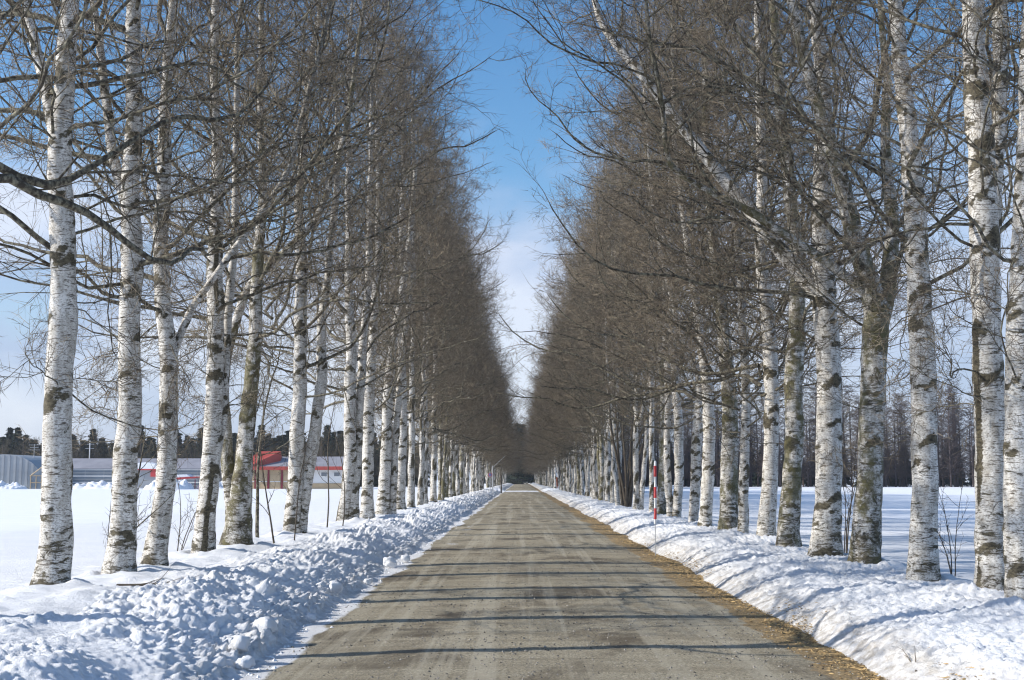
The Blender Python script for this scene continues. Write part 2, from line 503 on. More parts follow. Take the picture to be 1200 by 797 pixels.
def spawn(P, R, n, t0, t1, angle, da, ratio, K, wander, up, rfrac, rmin, rmax, rg, Lmin=.1, droop=0.0, Lcap=9.0):
    N, Kp, _ = P.shape
    plen = np.linalg.norm(np.diff(P, axis=1), axis=2).sum(1)
    t = t0 + (t1 - t0) * (np.arange(n)[None] + rg.random((N, n))) / n
    f = t * (Kp - 1); i = np.minimum(f.astype(int), Kp - 2); w = (f - i)[..., None]
    ar = np.arange(N)[:, None]
    pos = P[ar, i] * (1 - w) + P[ar, i + 1] * w
    tan = P[ar, i + 1] - P[ar, i]; tan /= np.linalg.norm(tan, axis=2, keepdims=True) + 1e-9
    rad = R[ar, i] * (1 - w[..., 0]) + R[ar, i + 1] * w[..., 0]
    q = rg.normal(0, 1, (N, n, 3)); q -= (q * tan).sum(2, keepdims=True) * tan
    q /= np.linalg.norm(q, axis=2, keepdims=True) + 1e-9
    an = np.radians(angle + rg.normal(0, da, (N, n)))[..., None]
    d = tan * np.cos(an) + q * np.sin(an)
    L = plen[:, None] * ratio * (1.15 - .7 * t) * rg.uniform(.65, 1.25, (N, n))
    L = np.clip(L, Lmin, Lcap)
    r0 = np.clip(rad * rfrac, rmin, rmax)
    return walk(pos.reshape(-1, 3), d.reshape(-1, 3), L.ravel(), r0.ravel(), r0.ravel() * .35, K, wander, up, rg, droop)

def smooth_path(ctrl, step, rg, wob=.0):
    """ctrl (m,4) x,y,z,r -> evenly spaced, softened points"""
    c = np.asarray(ctrl, float)
    s = np.concatenate([[0], np.cumsum(np.linalg.norm(np.diff(c[:, :3], axis=0), axis=1))])
    n = max(8, int(s[-1] / step)); t = np.linspace(0, s[-1], n)
    P = np.stack([np.interp(t, s, c[:, k]) for k in range(4)], 1)
    w = max(1, int(.35 / step))
    ker = np.ones(2 * w + 1); ker /= ker.sum()
    for _ in range(2):
        for k in range(4):
            e = np.concatenate([2 * P[0, k] - P[w:0:-1, k], P[:, k], 2 * P[-1, k] - P[-2:-w - 2:-1, k]])
            P[:, k] = np.convolve(e, ker, 'valid')
    if wob:
        for k in (0, 1): P[:, k] += wob * (vnoise(t * 1.1, t * 0, int(rg.integers(999))) + .4 * vnoise(t * 3.5, t * 0, int(rg.integers(999)))) * np.minimum(1, t)
    P[:, 3] = np.maximum(P[:, 3], .006)
    return P[:, :3], P[:, 3], t

def stem_mesh(P, R, t, sides, scars, rg, ground, mat):
    """a birch stem: root flare, bulges and scars where branches left; attributes for the bark"""
    K = len(P)
    V, Q, Tt, rad = tubes(P[None], R[None], sides)
    kk = K - 1
    ring = np.arange(kk * sides) // sides; ang = (np.arange(kk * sides) % sides) * 2 * pi / sides
    cen = P[ring]; out = V[:kk * sides] - cen
    rr = np.linalg.norm(out, axis=1, keepdims=True) + 1e-9
    a = np.arctan2(out[:, 1], out[:, 0])
    tt = t[ring]
    seed = int(rg.integers(9999))
    nz = vnoise(np.cos(a) * 1.3 + 20, tt * 1.6 + np.sin(a) * 1.3, seed) * .16 + vnoise(np.cos(a) * 3 + 50, tt * 6 + np.sin(a) * 3, seed + 1) * .09
    flare = .24 * np.exp(-np.maximum(V[:kk * sides, 2] - ground, 0) / .20) * (1 + .5 * np.cos(3 * a + seed)) if ground is not None else 0
    sc = np.zeros(kk * sides)
    for (ts, as_, s) in scars:
        near = np.abs(tt - ts) < .5
        da = (a - as_ + pi) % (2 * pi) - pi
        dz = tt - ts
        s_ = max(s, .1)
        chev = np.exp(-((dz + .09 * s_ * np.abs(da)) / (.045 * s_)) ** 2) * np.clip(1.5 - np.abs(da) / 1.1, 0, 1)
        eye = np.exp(-((dz / (.06 * s_)) ** 2 + (da / .42) ** 2))
        if s < 0:      # a long crack running up the stem
            w_ = .11 * (1 + .8 * vnoise(tt * 3, tt * 0, 5)); c_ = .25 * vnoise(tt * .8, tt * 0, 6)
            sc = np.maximum(sc, 1.6 * np.exp(-((((a - as_ + pi) % (2 * pi) - pi) - c_) / w_) ** 2) * (tt < ts)); continue
        sc = np.maximum(sc, np.where(near, np.maximum(chev, eye), 0))
    V[:kk * sides] = cen + out * (1 + nz + flare)[:, None] + out / rr * (sc * .012)[:, None]
    scv = np.concatenate([sc, [0]])
    thin = 1 - sstep(.018, .055, rad)
    low = 1 - sstep(.0, 1.8, V[:, 2] - (ground if ground is not None else -5))
    return mesh_np('trunk', V, Q, Tt, mat, True, {'thin': thin, 'scar': scv, 'low': low})

def group_mesh(name, sets, mat):
    Vs, Qs, Ts, Rs, n = [], [], [], [], 0
    for P, R, sides in sets:
        if len(P) == 0: continue
        V, Q, T_, r = tubes(P, R, sides)
        Vs.append(V); Qs.append(Q + n); Ts.append(T_ + n); Rs.append(r); n += len(V)
    V = np.concatenate(Vs); r = np.concatenate(Rs)
    return mesh_np(name, V, np.concatenate(Qs), np.concatenate(Ts), mat, True, {'thin': 1 - sstep(.045, .11, r)})

NTRI = [0]
def crown(stems, H, rg, dens=1.0, zlow=4.0, sub=(8, 6, 3), twig_r=.0042, near=True, reach=(3.0, 2.5)):
    """limbs, side branches and twigs for a set of stems [(P, R, t)]. Returns (branches mesh, twigs mesh, limb roots)"""
    LP, LR, roots = [], [], []
    for si, (P, R, t) in enumerate(stems):
        z = P[:, 2]; i0 = int(np.searchsorted(z, zlow + (0 if si == 0 else .8)))
        if i0 >= len(P) - 4: continue
        n = int(max(5, (t[-1] - t[i0]) * 3.3 * dens))
        tk = t[i0] + (t[-1] - t[i0] - .2) * ((np.arange(n) + rg.random(n)) / n)
        idx = np.clip(np.searchsorted(t, tk), 1, len(P) - 2)
        pos = P[idx]; hf = (pos[:, 2] - zlow) / (H - zlow)
        az = rg.random() * 6.28 + np.arange(n) * 2.4 + rg.normal(0, .4, n)
        inc = np.radians(np.interp(hf, [0, .3, 1], [74, 56, 32]) + rg.normal(0, 10, n))
        tan = P[idx + 1] - P[idx - 1]; tan /= np.linalg.norm(tan, axis=1, keepdims=True)
        hd = np.stack([np.cos(az), np.sin(az), 0 * az], 1)
        d = hd * np.sin(inc)[:, None] + tan * np.cos(inc)[:, None]
        L = (reach[0] * np.clip(1 - hf, 0, 1) ** .6 + reach[1]) * rg.uniform(.55, 1.15, n) * (.72 + .42 * np.abs(np.cos(az)))
        L *= np.where(si == 0, 1, .8)
        r0 = np.clip(.0064 * L * rg.uniform(.6, 1.5, n), .008, np.maximum(R[idx] * .62, .009))
        p, r = walk(pos, d, L, r0, r0 * .22, 16, .19, np.interp(hf, [0, 1], [.055, .03])[:, None][:, 0].mean(), rg)
        LP.append(p); LR.append(r)
        for ii, a_, s_ in zip(idx, az, r0): roots.append((si, t[ii], a_, s_))
        if near:       # thin shoots on the lower stem
            n = 5 if si == 0 else 2
            idx = np.clip(np.searchsorted(z, rg.uniform(1.7, zlow + .8, n)), 1, len(P) - 2)
            az = rg.uniform(0, 6.28, n); inc = np.radians(rg.normal(72, 12, n))
            d = np.stack([np.cos(az) * np.sin(inc), np.sin(az) * np.sin(inc), np.cos(inc)], 1)
            L = rg.uniform(.7, 2.2, n); r0 = .0045 * L + .002
            p, r = walk(P[idx], d, L, r0, r0 * .3, 16, .17, .0, rg, .05)
            LP.append(p); LR.append(r)
    L1, R1 = np.concatenate(LP), np.concatenate(LR)
    L2, R2 = spawn(L1, R1, sub[0], .12, .98, 46, 14, .44, 5, .22, .05, .55, .005, .016, rg, .35, 0, 1.9)
    L3, R3 = spawn(L2, R2, sub[1], .12, 1.0, 45, 15, .52, 3, .16, .05, .55, .0036, .008, rg, .22, 0, .9)
    L3b, R3b = spawn(L1, R1, 5, .3, 1.0, 50, 15, .20, 3, .16, .05, .4, .0036, .008, rg, .3, 0, .8)
    L3 = np.concatenate([L3, L3b]); R3 = np.concatenate([R3, R3b])
    L4, R4 = spawn(L3, R3, sub[2], .15, 1.0, 38, 14, .78, 2, .12, .02, .8, twig_r * .75, twig_r, rg, .14, .05, .45)
    R3 = np.maximum(R3, twig_r * .6); R4 = np.maximum(R4, twig_r * .5)
    br = group_mesh('branches', [(L1, R1, 6), (L2, R2, 3)], M['bark'])
    tw = group_mesh('twigs', [(L3, R3, 3), (L4, R4, 3)], M['twig'])
    NTRI[0] += len(br.polygons) * 2 + int(len(tw.polygons) * 1.6)
    return br, tw, roots

def make_birch(name, loc, stems, mossy, H, seed, near=True, dens=1.0, sub=(8, 6, 3), twig_r=.0042, zlow=4.0, ground=0.0, crack=None, reach=(3.0, 2.5), shared=None):
    """stems: lists of (x, y, z, r) in local coordinates, the first rooted at the origin"""
    rg = np.random.default_rng(seed)
    root = empty(name, loc)
    built = []
    for si, s in enumerate(stems):
        s = [tuple(v) for v in s]
        # carry each stem on to its top
        x, y, z, r = s[-1]; px, py, pz, pr = s[-2]
        top = H * (1 if si == 0 else rg.uniform(.78, .92))
        if z < top - 1:
            dx, dy = (x - px) / max(.3, z - pz), (y - py) / max(.3, z - pz)
            k = 5; hz = (top - z) / k; r_ = r
            dx = float(np.clip(dx, -.3, .3)); dy = float(np.clip(dy, -.3, .3))
            for j in range(1, k + 1):
                dx *= .72; dy *= .72
                x += dx * hz + rg.normal(0, .10); y += dy * hz + rg.normal(0, .10); z += hz
                s.append((x, y, z, max(.008, r * (1 - j / k) ** .8)))
        s0 = s[0]
        if si == 0 or s0[2] < 0.6: s = [(s0[0], s0[1], s0[2] - .5, s0[3] * 1.02)] + s
        P, R, t = smooth_path(s, .075 if near else .25, rg, .045 if near else .10)
        built.append((P, R, t, si == 0 or s0[2] < .6))
    if shared: br, tw, roots = shared
    else: br, tw, roots = crown([(P, R, t) for P, R, t, g_ in built], H, rg, dens, zlow, sub, twig_r, near, reach)
    mat = M['bark_moss'] if mossy else M['bark']
    for si, (P, R, t, rooted) in enumerate(built):
        scars = [(tt, a, .7 + s * 9) for k, tt, a, s in roots if k == si]
        if near:
            m_ = 30 + int(rg.integers(8))
            scars += [(rg.uniform(.3, 7), rg.uniform(-pi, pi), rg.uniform(.3, 1.5)) for _ in range(m_)]
        if not near: scars += [(rg.uniform(.3, 6), rg.uniform(-pi, pi), rg.uniform(1.2, 2.8)) for _ in range(26)]
        if crack and si == 0: scars.append((crack[0], crack[1], -1.0))
        me = stem_mesh(P, R, t, 16 if near else 8, scars, rg, ground if rooted else None, mat)
        NTRI[0] += len(me.polygons) * 2
        link('trunk', me, root)
    P0 = built[0][0]; k6 = int(np.searchsorted(P0[:, 2], 6.0)) if shared else 0
    for nm, me_ in (('branches', br), ('twigs', tw)):
        c_ = link(nm, me_, root)
        if shared: c_.location = (P0[k6, 0], P0[k6, 1], 0); c_.rotation_euler = (0, 0, rg.uniform(0, 6.28)); c_.scale = (1, 1, H / 17.5)
    root['tmp'] = 0; del root['tmp']
    return root
# ------------------------------------------------------------------ birches nearest the camera: stems traced as x, z, radius
NEAR = {
    'L1': (14.1, 0, [[(-5.13, 0.35, 0.18), (-5.08, 1.25, 0.16), (-5.09, 2.65, 0.15), (-5.13, 4.09, 0.14), (-5.2, 5.36, 0.13), (-5.17, 6.45, 0.1), (-5.13, 7.05, 0.09)], [(-5.2, 5.16, 0.08), (-5.33, 5.65, 0.07), (-5.52, 6.15, 0.07), (-5.64, 6.65, 0.06), (-5.88, 7.26, 0.05)]]),
    'L2': (16.6, 0, [[(-5.15, 0.45, 0.17), (-5.09, 1.62, 0.15), (-5.09, 3.06, 0.14), (-5.14, 4.53, 0.14), (-5.17, 5.67, 0.12), (-5.15, 6.84, 0.1), (-5.22, 8.02, 0.09)], [(-5.19, 5.1, 0.07), (-5.43, 5.79, 0.07), (-5.7, 6.84, 0.06), (-5.91, 7.78, 0.05)]]),
    'L3': (18.1, 0, [[(-5.12, 0.34, 0.17), (-5.03, 1.15, 0.14), (-4.95, 2.34, 0.13), (-5.0, 3.31, 0.12), (-5.15, 4.17, 0.11), (-5.15, 5.41, 0.1), (-5.15, 6.67, 0.09), (-5.11, 7.95, 0.07), (-5.07, 8.86, 0.06)], [(-5.02, 3.07, 0.06), (-4.87, 3.86, 0.05), (-4.52, 4.54, 0.05), (-4.11, 5.16, 0.05), (-3.81, 5.6, 0.04), (-3.46, 6.29, 0.04)]]),
    'L4': (21.0, 0, [[(-5.16, 0.42, 0.17), (-5.1, 1.63, 0.15), (-5.03, 3.02, 0.14), (-5.03, 3.87, 0.14), (-5.11, 5.16, 0.13), (-5.06, 6.46, 0.1), (-5.18, 7.93, 0.08), (-5.2, 9.72, 0.06)], [(-5.05, 0.44, 0.08), (-5.05, 1.63, 0.08), (-4.88, 2.88, 0.07), (-4.91, 4.16, 0.07), (-4.85, 6.02, 0.06), (-4.92, 7.93, 0.05)]]),
    'L5': (23.6, 1, [[(-5.17, 0.38, 0.27), (-5.17, 1.01, 0.24), (-5.11, 1.94, 0.16), (-5.01, 3.04, 0.14), (-4.91, 4.15, 0.13), (-4.91, 5.43, 0.11), (-4.81, 6.9, 0.08), (-4.93, 8.71, 0.06)], [(-5.24, 0.45, 0.16), (-5.3, 1.16, 0.14), (-5.45, 2.26, 0.11), (-5.55, 3.04, 0.09), (-5.51, 4.15, 0.09), (-5.17, 5.27, 0.08), (-4.47, 5.92, 0.07), (-3.84, 6.57, 0.06)]]),
    'L6': (29.0, 0, [[(-5.13, 0.32, 0.21), (-5.08, 1.64, 0.17), (-5.03, 3.18, 0.16), (-5.02, 4.74, 0.15), (-5.01, 6.31, 0.13), (-5.12, 7.91, 0.1), (-5.03, 9.72, 0.08)], [(-4.98, 0.34, 0.14), (-4.81, 1.64, 0.14), (-4.68, 2.79, 0.14), (-4.54, 3.76, 0.13), (-4.63, 4.73, 0.11), (-4.5, 6.11, 0.09), (-4.34, 8.31, 0.07)]]),
    'L7': (36.5, 0, [[(-5.02, 0.35, 0.18), (-4.87, 1.89, 0.17), (-4.85, 4.07, 0.17), (-4.85, 5.54, 0.15), (-4.97, 7.28, 0.11)], [(-4.78, 0.4, 0.17), (-4.7, 1.89, 0.15), (-4.61, 3.83, 0.13), (-4.55, 5.54, 0.11)]]),
    'L8': (40.5, 0, [[(-4.82, 0.4, 0.2), (-4.79, 2.19, 0.18), (-4.79, 4.07, 0.18), (-4.7, 5.98, 0.14)]]),
    'L9': (45.0, 0, [[(-4.82, 0.42, 0.23), (-4.72, 2.25, 0.19), (-4.66, 4.35, 0.18), (-4.53, 6.46, 0.14)], [(-4.47, 0.48, 0.12), (-4.43, 2.85, 0.12), (-4.28, 5.55, 0.11)]]),
    'L10': (51.5, 0, [[(-4.81, 0.48, 0.22), (-4.76, 2.35, 0.19), (-4.74, 4.4, 0.19), (-4.84, 7.16, 0.15)]]),
    'R0': (13.1, 0, [[(5.03, 0.24, 0.17), (5.05, 1.1, 0.15), (5.08, 2.14, 0.14), (5.1, 3.01, 0.13), (5.17, 3.9, 0.12), (5.32, 5.25, 0.1), (5.42, 6.64, 0.09)]]),
    'R1': (14.1, 0, [[(5.11, 0.32, 0.19), (5.12, 1.06, 0.18), (5.15, 2.18, 0.17), (5.15, 3.12, 0.16), (5.17, 4.56, 0.15), (5.16, 5.83, 0.14), (5.15, 7.03, 0.12)], [(5.15, 0.35, 0.07), (5.19, 0.79, 0.07), (5.27, 1.99, 0.08), (5.32, 3.12, 0.08), (5.39, 4.46, 0.08), (5.54, 5.73, 0.08), (5.64, 7.03, 0.08)]]),
    'R2': (16.6, 0, [[(5.11, 0.28, 0.19), (5.16, 1.19, 0.17), (5.2, 2.28, 0.16), (5.24, 3.39, 0.16), (5.2, 4.17, 0.15), (5.18, 5.43, 0.14), (5.13, 6.7, 0.11), (5.01, 7.99, 0.09)]]),
    'R3': (19.2, 1, [[(5.07, 0.28, 0.22), (5.15, 1.25, 0.2), (5.28, 2.64, 0.19), (5.39, 4.32, 0.19), (5.15, 4.97, 0.14), (4.97, 5.76, 0.13), (4.73, 6.69, 0.11), (4.47, 7.77, 0.09), (4.18, 9.0, 0.08)], [(5.41, 3.93, 0.14), (5.66, 4.64, 0.13), (5.79, 5.5, 0.1), (5.77, 6.56, 0.08), (5.95, 7.9, 0.06), (5.96, 8.99, 0.05)], [(5.23, 4.38, 0.07), (4.72, 4.81, 0.07), (4.09, 5.17, 0.06), (3.58, 5.57, 0.06), (3.0, 5.83, 0.05), (2.22, 6.23, 0.04)]]),
    'R4': (21.6, 0, [[(5.08, 0.29, 0.26), (5.15, 1.2, 0.22), (5.2, 2.48, 0.21), (5.21, 3.93, 0.21), (5.15, 5.1, 0.18), (5.15, 6.28, 0.16), (5.25, 7.63, 0.14), (5.19, 9.0, 0.12), (5.14, 9.92, 0.11)], [(5.14, 4.66, 0.14), (4.8, 5.1, 0.14), (4.31, 5.76, 0.13), (3.96, 6.36, 0.12), (3.38, 7.18, 0.11), (2.81, 8.01, 0.09), (2.16, 9.01, 0.08), (1.47, 9.93, 0.06)]]),
    'R5': (24.6, 1, [[(5.08, 0.25, 0.23), (5.16, 1.47, 0.19), (5.26, 3.26, 0.17), (5.33, 4.58, 0.16), (5.44, 5.92, 0.14), (5.26, 7.27, 0.12), (5.13, 8.99, 0.1), (5.01, 11.08, 0.08)]]),
    'R6': (27.4, 0, [[(5.19, 0.2, 0.2), (5.28, 1.64, 0.16), (5.37, 3.27, 0.16), (5.33, 4.92, 0.15), (5.18, 6.6, 0.13), (5.28, 8.68, 0.1), (5.27, 10.99, 0.08)]]),
    'R7': (29.6, 0, [[(5.09, 0.24, 0.12), (5.16, 2.03, 0.11), (5.22, 4.0, 0.1), (5.14, 5.99, 0.09)]]),
    'R8': (31.8, 1, [[(5.09, 0.2, 0.25), (5.16, 1.64, 0.21), (5.19, 3.54, 0.19), (5.11, 5.03, 0.17), (4.97, 6.54, 0.14)]]),
    'R9': (35.5, 0, [[(5.05, 0.2, 0.18), (5.15, 1.65, 0.17), (5.2, 3.29, 0.17), (5.13, 4.71, 0.14), (4.9, 6.63, 0.11)]]),
    'R10': (38.5, 0, [[(5.13, 0.19, 0.15), (5.25, 1.65, 0.15), (5.3, 3.18, 0.15), (5.45, 4.72, 0.13), (5.05, 5.24, 0.1)]]),
    'R11': (42.2, 0, [[(5.06, 0.16, 0.15), (5.2, 1.66, 0.15), (5.2, 3.61, 0.15), (5.08, 5.59, 0.13)], [(4.9, 0.22, 0.13), (4.81, 2.21, 0.11), (4.89, 4.17, 0.11)]]),
    'R12': (47.0, 1, [[(5.12, 0.12, 0.2), (5.2, 1.66, 0.19), (5.32, 3.84, 0.17), (5.22, 6.04, 0.14)]]),
}
LABELS = {
    'L1': 'white birch nearest on the barn side, forking high up, dark rings at its foot',
    'L2': 'straight birch, second from the camera on the barn side of the road',
    'L3': 'slightly leaning birch with a slanting pale side stem, third on the barn side',
    'L4': 'pale birch just left of the stout mossy birch on the barn side',
    'L5': 'stout mossy birch forking low in front of the red roofed barn',
    'L6': 'birch splitting at the snow into two pale stems before the long barn',
    'L7': 'close pair of white birch stems just right of the long barn',
    'L8': 'slim white birch right behind the close pair on the barn side',
    'L9': 'double birch, ninth from the camera on the barn side',
    'L10': 'single birch, tenth from the camera, on the barn side',
    'R0': 'pale birch trunk cut by the right edge of the photo',
    'R1': 'thick white birch with a second stem hidden behind it, beside the cut trunk',
    'R2': 'tall single birch with a dark ringed foot, right of the mossy forked birch',
    'R3': 'dark mossy birch forking at mid height into heavy spreading stems, field side',
    'R4': 'pale birch throwing one long diagonal limb out over the road',
    'R5': 'olive stained birch just left of the one with the diagonal limb',
    'R6': 'white birch with a kinked top, left of the olive stained birch',
    'R7': 'most slender birch, between two thicker trunks on the field side',
    'R8': 'thick mossy birch left of the most slender birch on the field side',
    'R9': 'slim white birch just left of the thick mossy one, field side',
    'R10': 'thin pale birch with a bent top, right of the twin stemmed birch',
    'R11': 'twin stemmed white birch behind and right of the snow pole',
    'R12': 'dark footed mossy birch nearest behind the red banded snow pole',
}
for k, (d, mossy, st) in NEAR.items():
    TREE_XY.append((st[0][0][0], d, st[0][0][2]))

# ------------------------------------------------------------------ the rest of both rows, from six kinds
variants = []
for v in range(6):
    rg = np.random.default_rng(500 + v)
    lean = rg.uniform(-.03, .03)
    main = [(0, 0, 0, .175), (lean * 1.5, 0, 1.5, .148), (lean * 4 + rg.normal(0, .05), 0, 4, .135), (lean * 7, rg.normal(0, .1), 7, .11), (lean * 9, 0, 10, .08)]
    stems = [main]
    if v in (1, 4, 5): stems.append([(.12, .1, 0, .14), (.35, .2, 1.6, .12), (.55, .3, 4.5, .11), (.7, .3, 8, .07)])
    if v % 3 == 2: stems.append([(0, 0, 4.2, .09), (.5, .1, 5.6, .085), (1.1, .3, 8, .06)])
    t = make_birch('birch_tree', (0, -200, 0), stems, v == 4, 17.5 + v * .5, 600 + v, False, 1.3, (7, 6, 5), .0066, 3.3)
    variants.append(t)
share = [([c.data for c in variants[i].children if c.name.startswith('branches')][0], [c.data for c in variants[i].children if c.name.startswith('twigs')][0], []) for i in (0, 3, 4)]

roots_near = {}
for n_, (k, (d, mossy, st)) in enumerate(NEAR.items()):
    x0, z0, _ = st[0][0]
    stems = []
    for si, s in enumerate(st):
        off = 0 if si == 0 else (.05 if s[0][1] - z0 < .6 else 0.0)
        stems.append([(x - x0, off + (z - z0) * (.0 if si == 0 else (.06 if si % 2 else -.05)) * (1 if s[0][1] - z0 < .6 else 0)
                       + (0 if s[0][1] - z0 < .6 else (z - s[0][1]) * (.25 if si % 2 else -.2)), z - z0, r) for x, z, r in s])
    close = d < 26
    H = 17.0 + 1.8 * math.sin(n_ * 2.3)
    if k == 'R7': H = 12
    t = make_birch('birch_tree', (x0, d, z0), stems, mossy, H, 100 + n_, True,
                   1.15, (7, 6, 4) if close else (5, 5, 4), .0036 if close else .0055, 3.45, 0.0,
                   {'L4': (6.0, -1.3), 'R1': (3.5, -2.7), 'L7': (4.0, -2.9)}.get(k),
                   (2.3, 2.2), None if close else share[n_ % 3])
    side = 'barn side' if x0 < 0 else 'field side'
    tag(t, LABELS[k], 'tree', 'birches in the %s row' % side)
    roots_near[k] = t

ORD = ['fourteenth', 'fifteenth', 'sixteenth', 'seventeenth', 'eighteenth', 'nineteenth', 'twentieth', 'twenty first', 'twenty second', 'twenty third', 'twenty fourth', 'twenty fifth']
def row(side, ys, lab, grp, lat):
    k = 0
    for y in ys:
        if 164 < y < 186: continue
        v = variants[int(rng.integers(6))]
        x = side * (lat + rng.normal(0, .12))
        s = rng.uniform(.74, 1.26)
        c = copy_tree(v, (x, y, bank_z(x, y) - .03), rng.uniform(0, 6.28), (s, s, rng.uniform(.78, 1.12)))
        c2 = lab
        if k < len(ORD): c2 = '%s birch counted from the camera in the %s row' % (ORD[k], 'barn side' if side < 0 else 'open field side')
        tag(c, c2, 'tree', grp); k += 1
    return k
def yrow(y0, y1, step):
    ys = [y0]
    while ys[-1] < y1: ys.append(ys[-1] + step * rng.uniform(.6, 1.4))
    return ys
n1 = row(-1, yrow(55, 420, 3.5), 'white birch in the distant part of the barn side row', 'distant birches in the barn side row', 4.85)
n2 = row(1, [y for y in yrow(51, 420, 3.5) if abs(y - 61) > 1.2], 'white birch in the distant part of the field side row', 'distant birches in the field side row', 5.1)
# just outside the frame: their shadows and overhanging branches are in the photograph
for n_, (x, y, v, rz) in enumerate(((-5.2, 11.35, 3, 4.6),)):
    c = copy_tree(variants[v], (x, y, bank_z(x, y) - .03), rz, (.8, .8, 1))
    tag(c, ['birch just outside the frame whose trunk casts the nearest shadow across the road', 'birch just out of view before the trunk cut by the right edge'][n_], 'tree')
for v in variants:
    for ch in list(v.children): bpy.data.objects.remove(ch)
    bpy.data.objects.remove(v)

# ------------------------------------------------------------------ saplings and shrubs
def sapling(name, loc, h, nst, seed, label, cat, grp=None, spread=.25, r0=.02, mat='darkwood', fan=None):
    rg = np.random.default_rng(seed)
    root = empty(name, loc)
    az = rg.uniform(0, 6.28, nst); sp = rg.uniform(.3, 1, nst) * spread
    d = np.stack([np.cos(az) * sp, np.sin(az) * sp, np.ones(nst)], 1); d /= np.linalg.norm(d, axis=1, keepdims=True)
    L = h * rg.uniform(.7, 1, nst); rr = r0 * rg.uniform(.7, 1.1, nst)
    st = np.zeros((nst, 3)); st[:, 2] = -.25; st[:, 0] = rg.normal(0, .03 * nst ** .5, nst)
    P, R = walk(st, d, L, rr, rr * .25, 14, .06, .02, rg)
    P2, R2 = spawn(P, R, 7, .25, .98, 42, 10, .34, 7, .12, .04, .5, .0035, .012, rg, .2)
    P3, R3 = spawn(P2, R2, 5, .15, 1.0, 42, 12, .45, 4, .12, .02, .6, .0028, .005, rg, .12)
    link('trunk', group_mesh('trunk', [(P, R, 7)], M[mat]), root)
    link('branches', group_mesh('branches', [(P2, R2, 4), (P3, R3, 3)], M[mat]), root)
    return tag(root, label, cat, grp)
sapling('sapling', (-4.75, 25.0, .40), 3.3, 1, 1, 'dark thin sapling with a crooked side branch before the tan barn doors', 'sapling')
sapling('sapling', (-4.52, 25.4, .40), 3.1, 1, 2, 'second dark sapling, plain and straighter, just right of the crooked one', 'sapling')
sapling('sapling', (-4.95, 33.0, .38), 4.4, 1, 3, 'tall spindly sapling in front of the white barn wall', 'sapling', r0=.024)
sapling('sapling', (-4.70, 33.8, .38), 4.2, 1, 5, 'slanting spindly sapling before the right end of the white barn wall', 'sapling', r0=.022)
sapling('sapling', (-5.35, 17.6, .35), 2.6, 2, 6, 'young pale whip stems left of the leaning birch with the scarred foot', 'sapling', r0=.03, mat='bark')
sapling('sapling', (-5.65, 28.2, .32), 6.5, 1, 8, 'slim pale sapling leaning against the sky left of the double stemmed birch', 'sapling', r0=.045, mat='bark')
sapling('shrub', (5.0, 61.0, .2), 8.5, 9, 4, 'dark many stemmed shrub tree growing between the birches left of the snow pole', 'shrub', None, .35, .085)
sapling('shrub', (6.1, 18.4, .2), 1.9, 3, 7, 'bare low shrub poking out of the snow behind the mossy forked birch', 'shrub', None, .45, .012)
sapling('shrub', (6.7, 17.2, .2), 1.6, 3, 9, 'bare spreading shrub in the snow right of the tall single birch', 'shrub', None, .9, .010)
sapling('shrub', (5.9, 23.5, .25), 3.0, 3, 10, 'thin reddish brown shrub between the olive stained birch and the pale diagonal limbed one', 'shrub', None, .35, .014)
sapling('shrub', (-5.95, 18.6, .3), 1.5, 3, 12, 'bare arching shrub in the snow between the two nearest barn side birches', 'shrub', None, .9, .012)
sapling('shrub', (-6.0, 22.5, .28), 2.2, 3, 13, 'wispy shrub in the snow left of the stout forked birch', 'shrub', None, .6, .011)

# ------------------------------------------------------------------ banks, fields, road
for side in (-1, 1):
    U, Y, Z, me = build_bank(side)
    tag(link('snow_bank', me), kind='structure')

def field(side):
    xs = np.concatenate([np.linspace(13.9, 60, 60), 60 * 1.13 ** np.arange(1, 32)])
    ys = np.concatenate([np.linspace(-60, 20, 40), 20 * 1.035 ** np.arange(1, 150)])
    U, Y = np.meshgrid(xs, ys)
    Z = .16 + .05 * vnoise(U * .12, Y * .12, 31) + .03 * vnoise(U * .5, Y * .9, 32) * (1 - sstep(30, 120, Y))
    Z = np.where(U < 14.2, .13, Z)
    V = np.stack([U * side, Y, Z], -1).reshape(-1, 3)
    ny, nu = U.shape; i = np.arange(ny - 1)[:, None] * nu + np.arange(nu - 1)[None]
    q = np.stack([i, i + 1, i + nu + 1, i + nu], -1).reshape(-1, 4)
    if side < 0: q = q[:, ::-1]
    tag(link('snow_field', mesh_np('snow_field', V, q, None, M['snow_f'])), kind='structure')
field(-1); field(1)
# the plain beyond and below everything
R_ = 5000
tag(link('ground', mesh_np('ground', [(-R_, -R_, -.45), (R_, -R_, -.45), (R_, R_, -.45), (-R_, R_, -.45)], [(0, 1, 2, 3)], None, M['snow_f'])), kind='structure')
tag(link('snow_field', mesh_np('snow_field', [(-14.5, 638, .12), (14.5, 638, .12), (14.5, 3000, .12), (-14.5, 3000, .12)], [(0, 1, 2, 3)], None, M['snow_f'])), kind='structure')

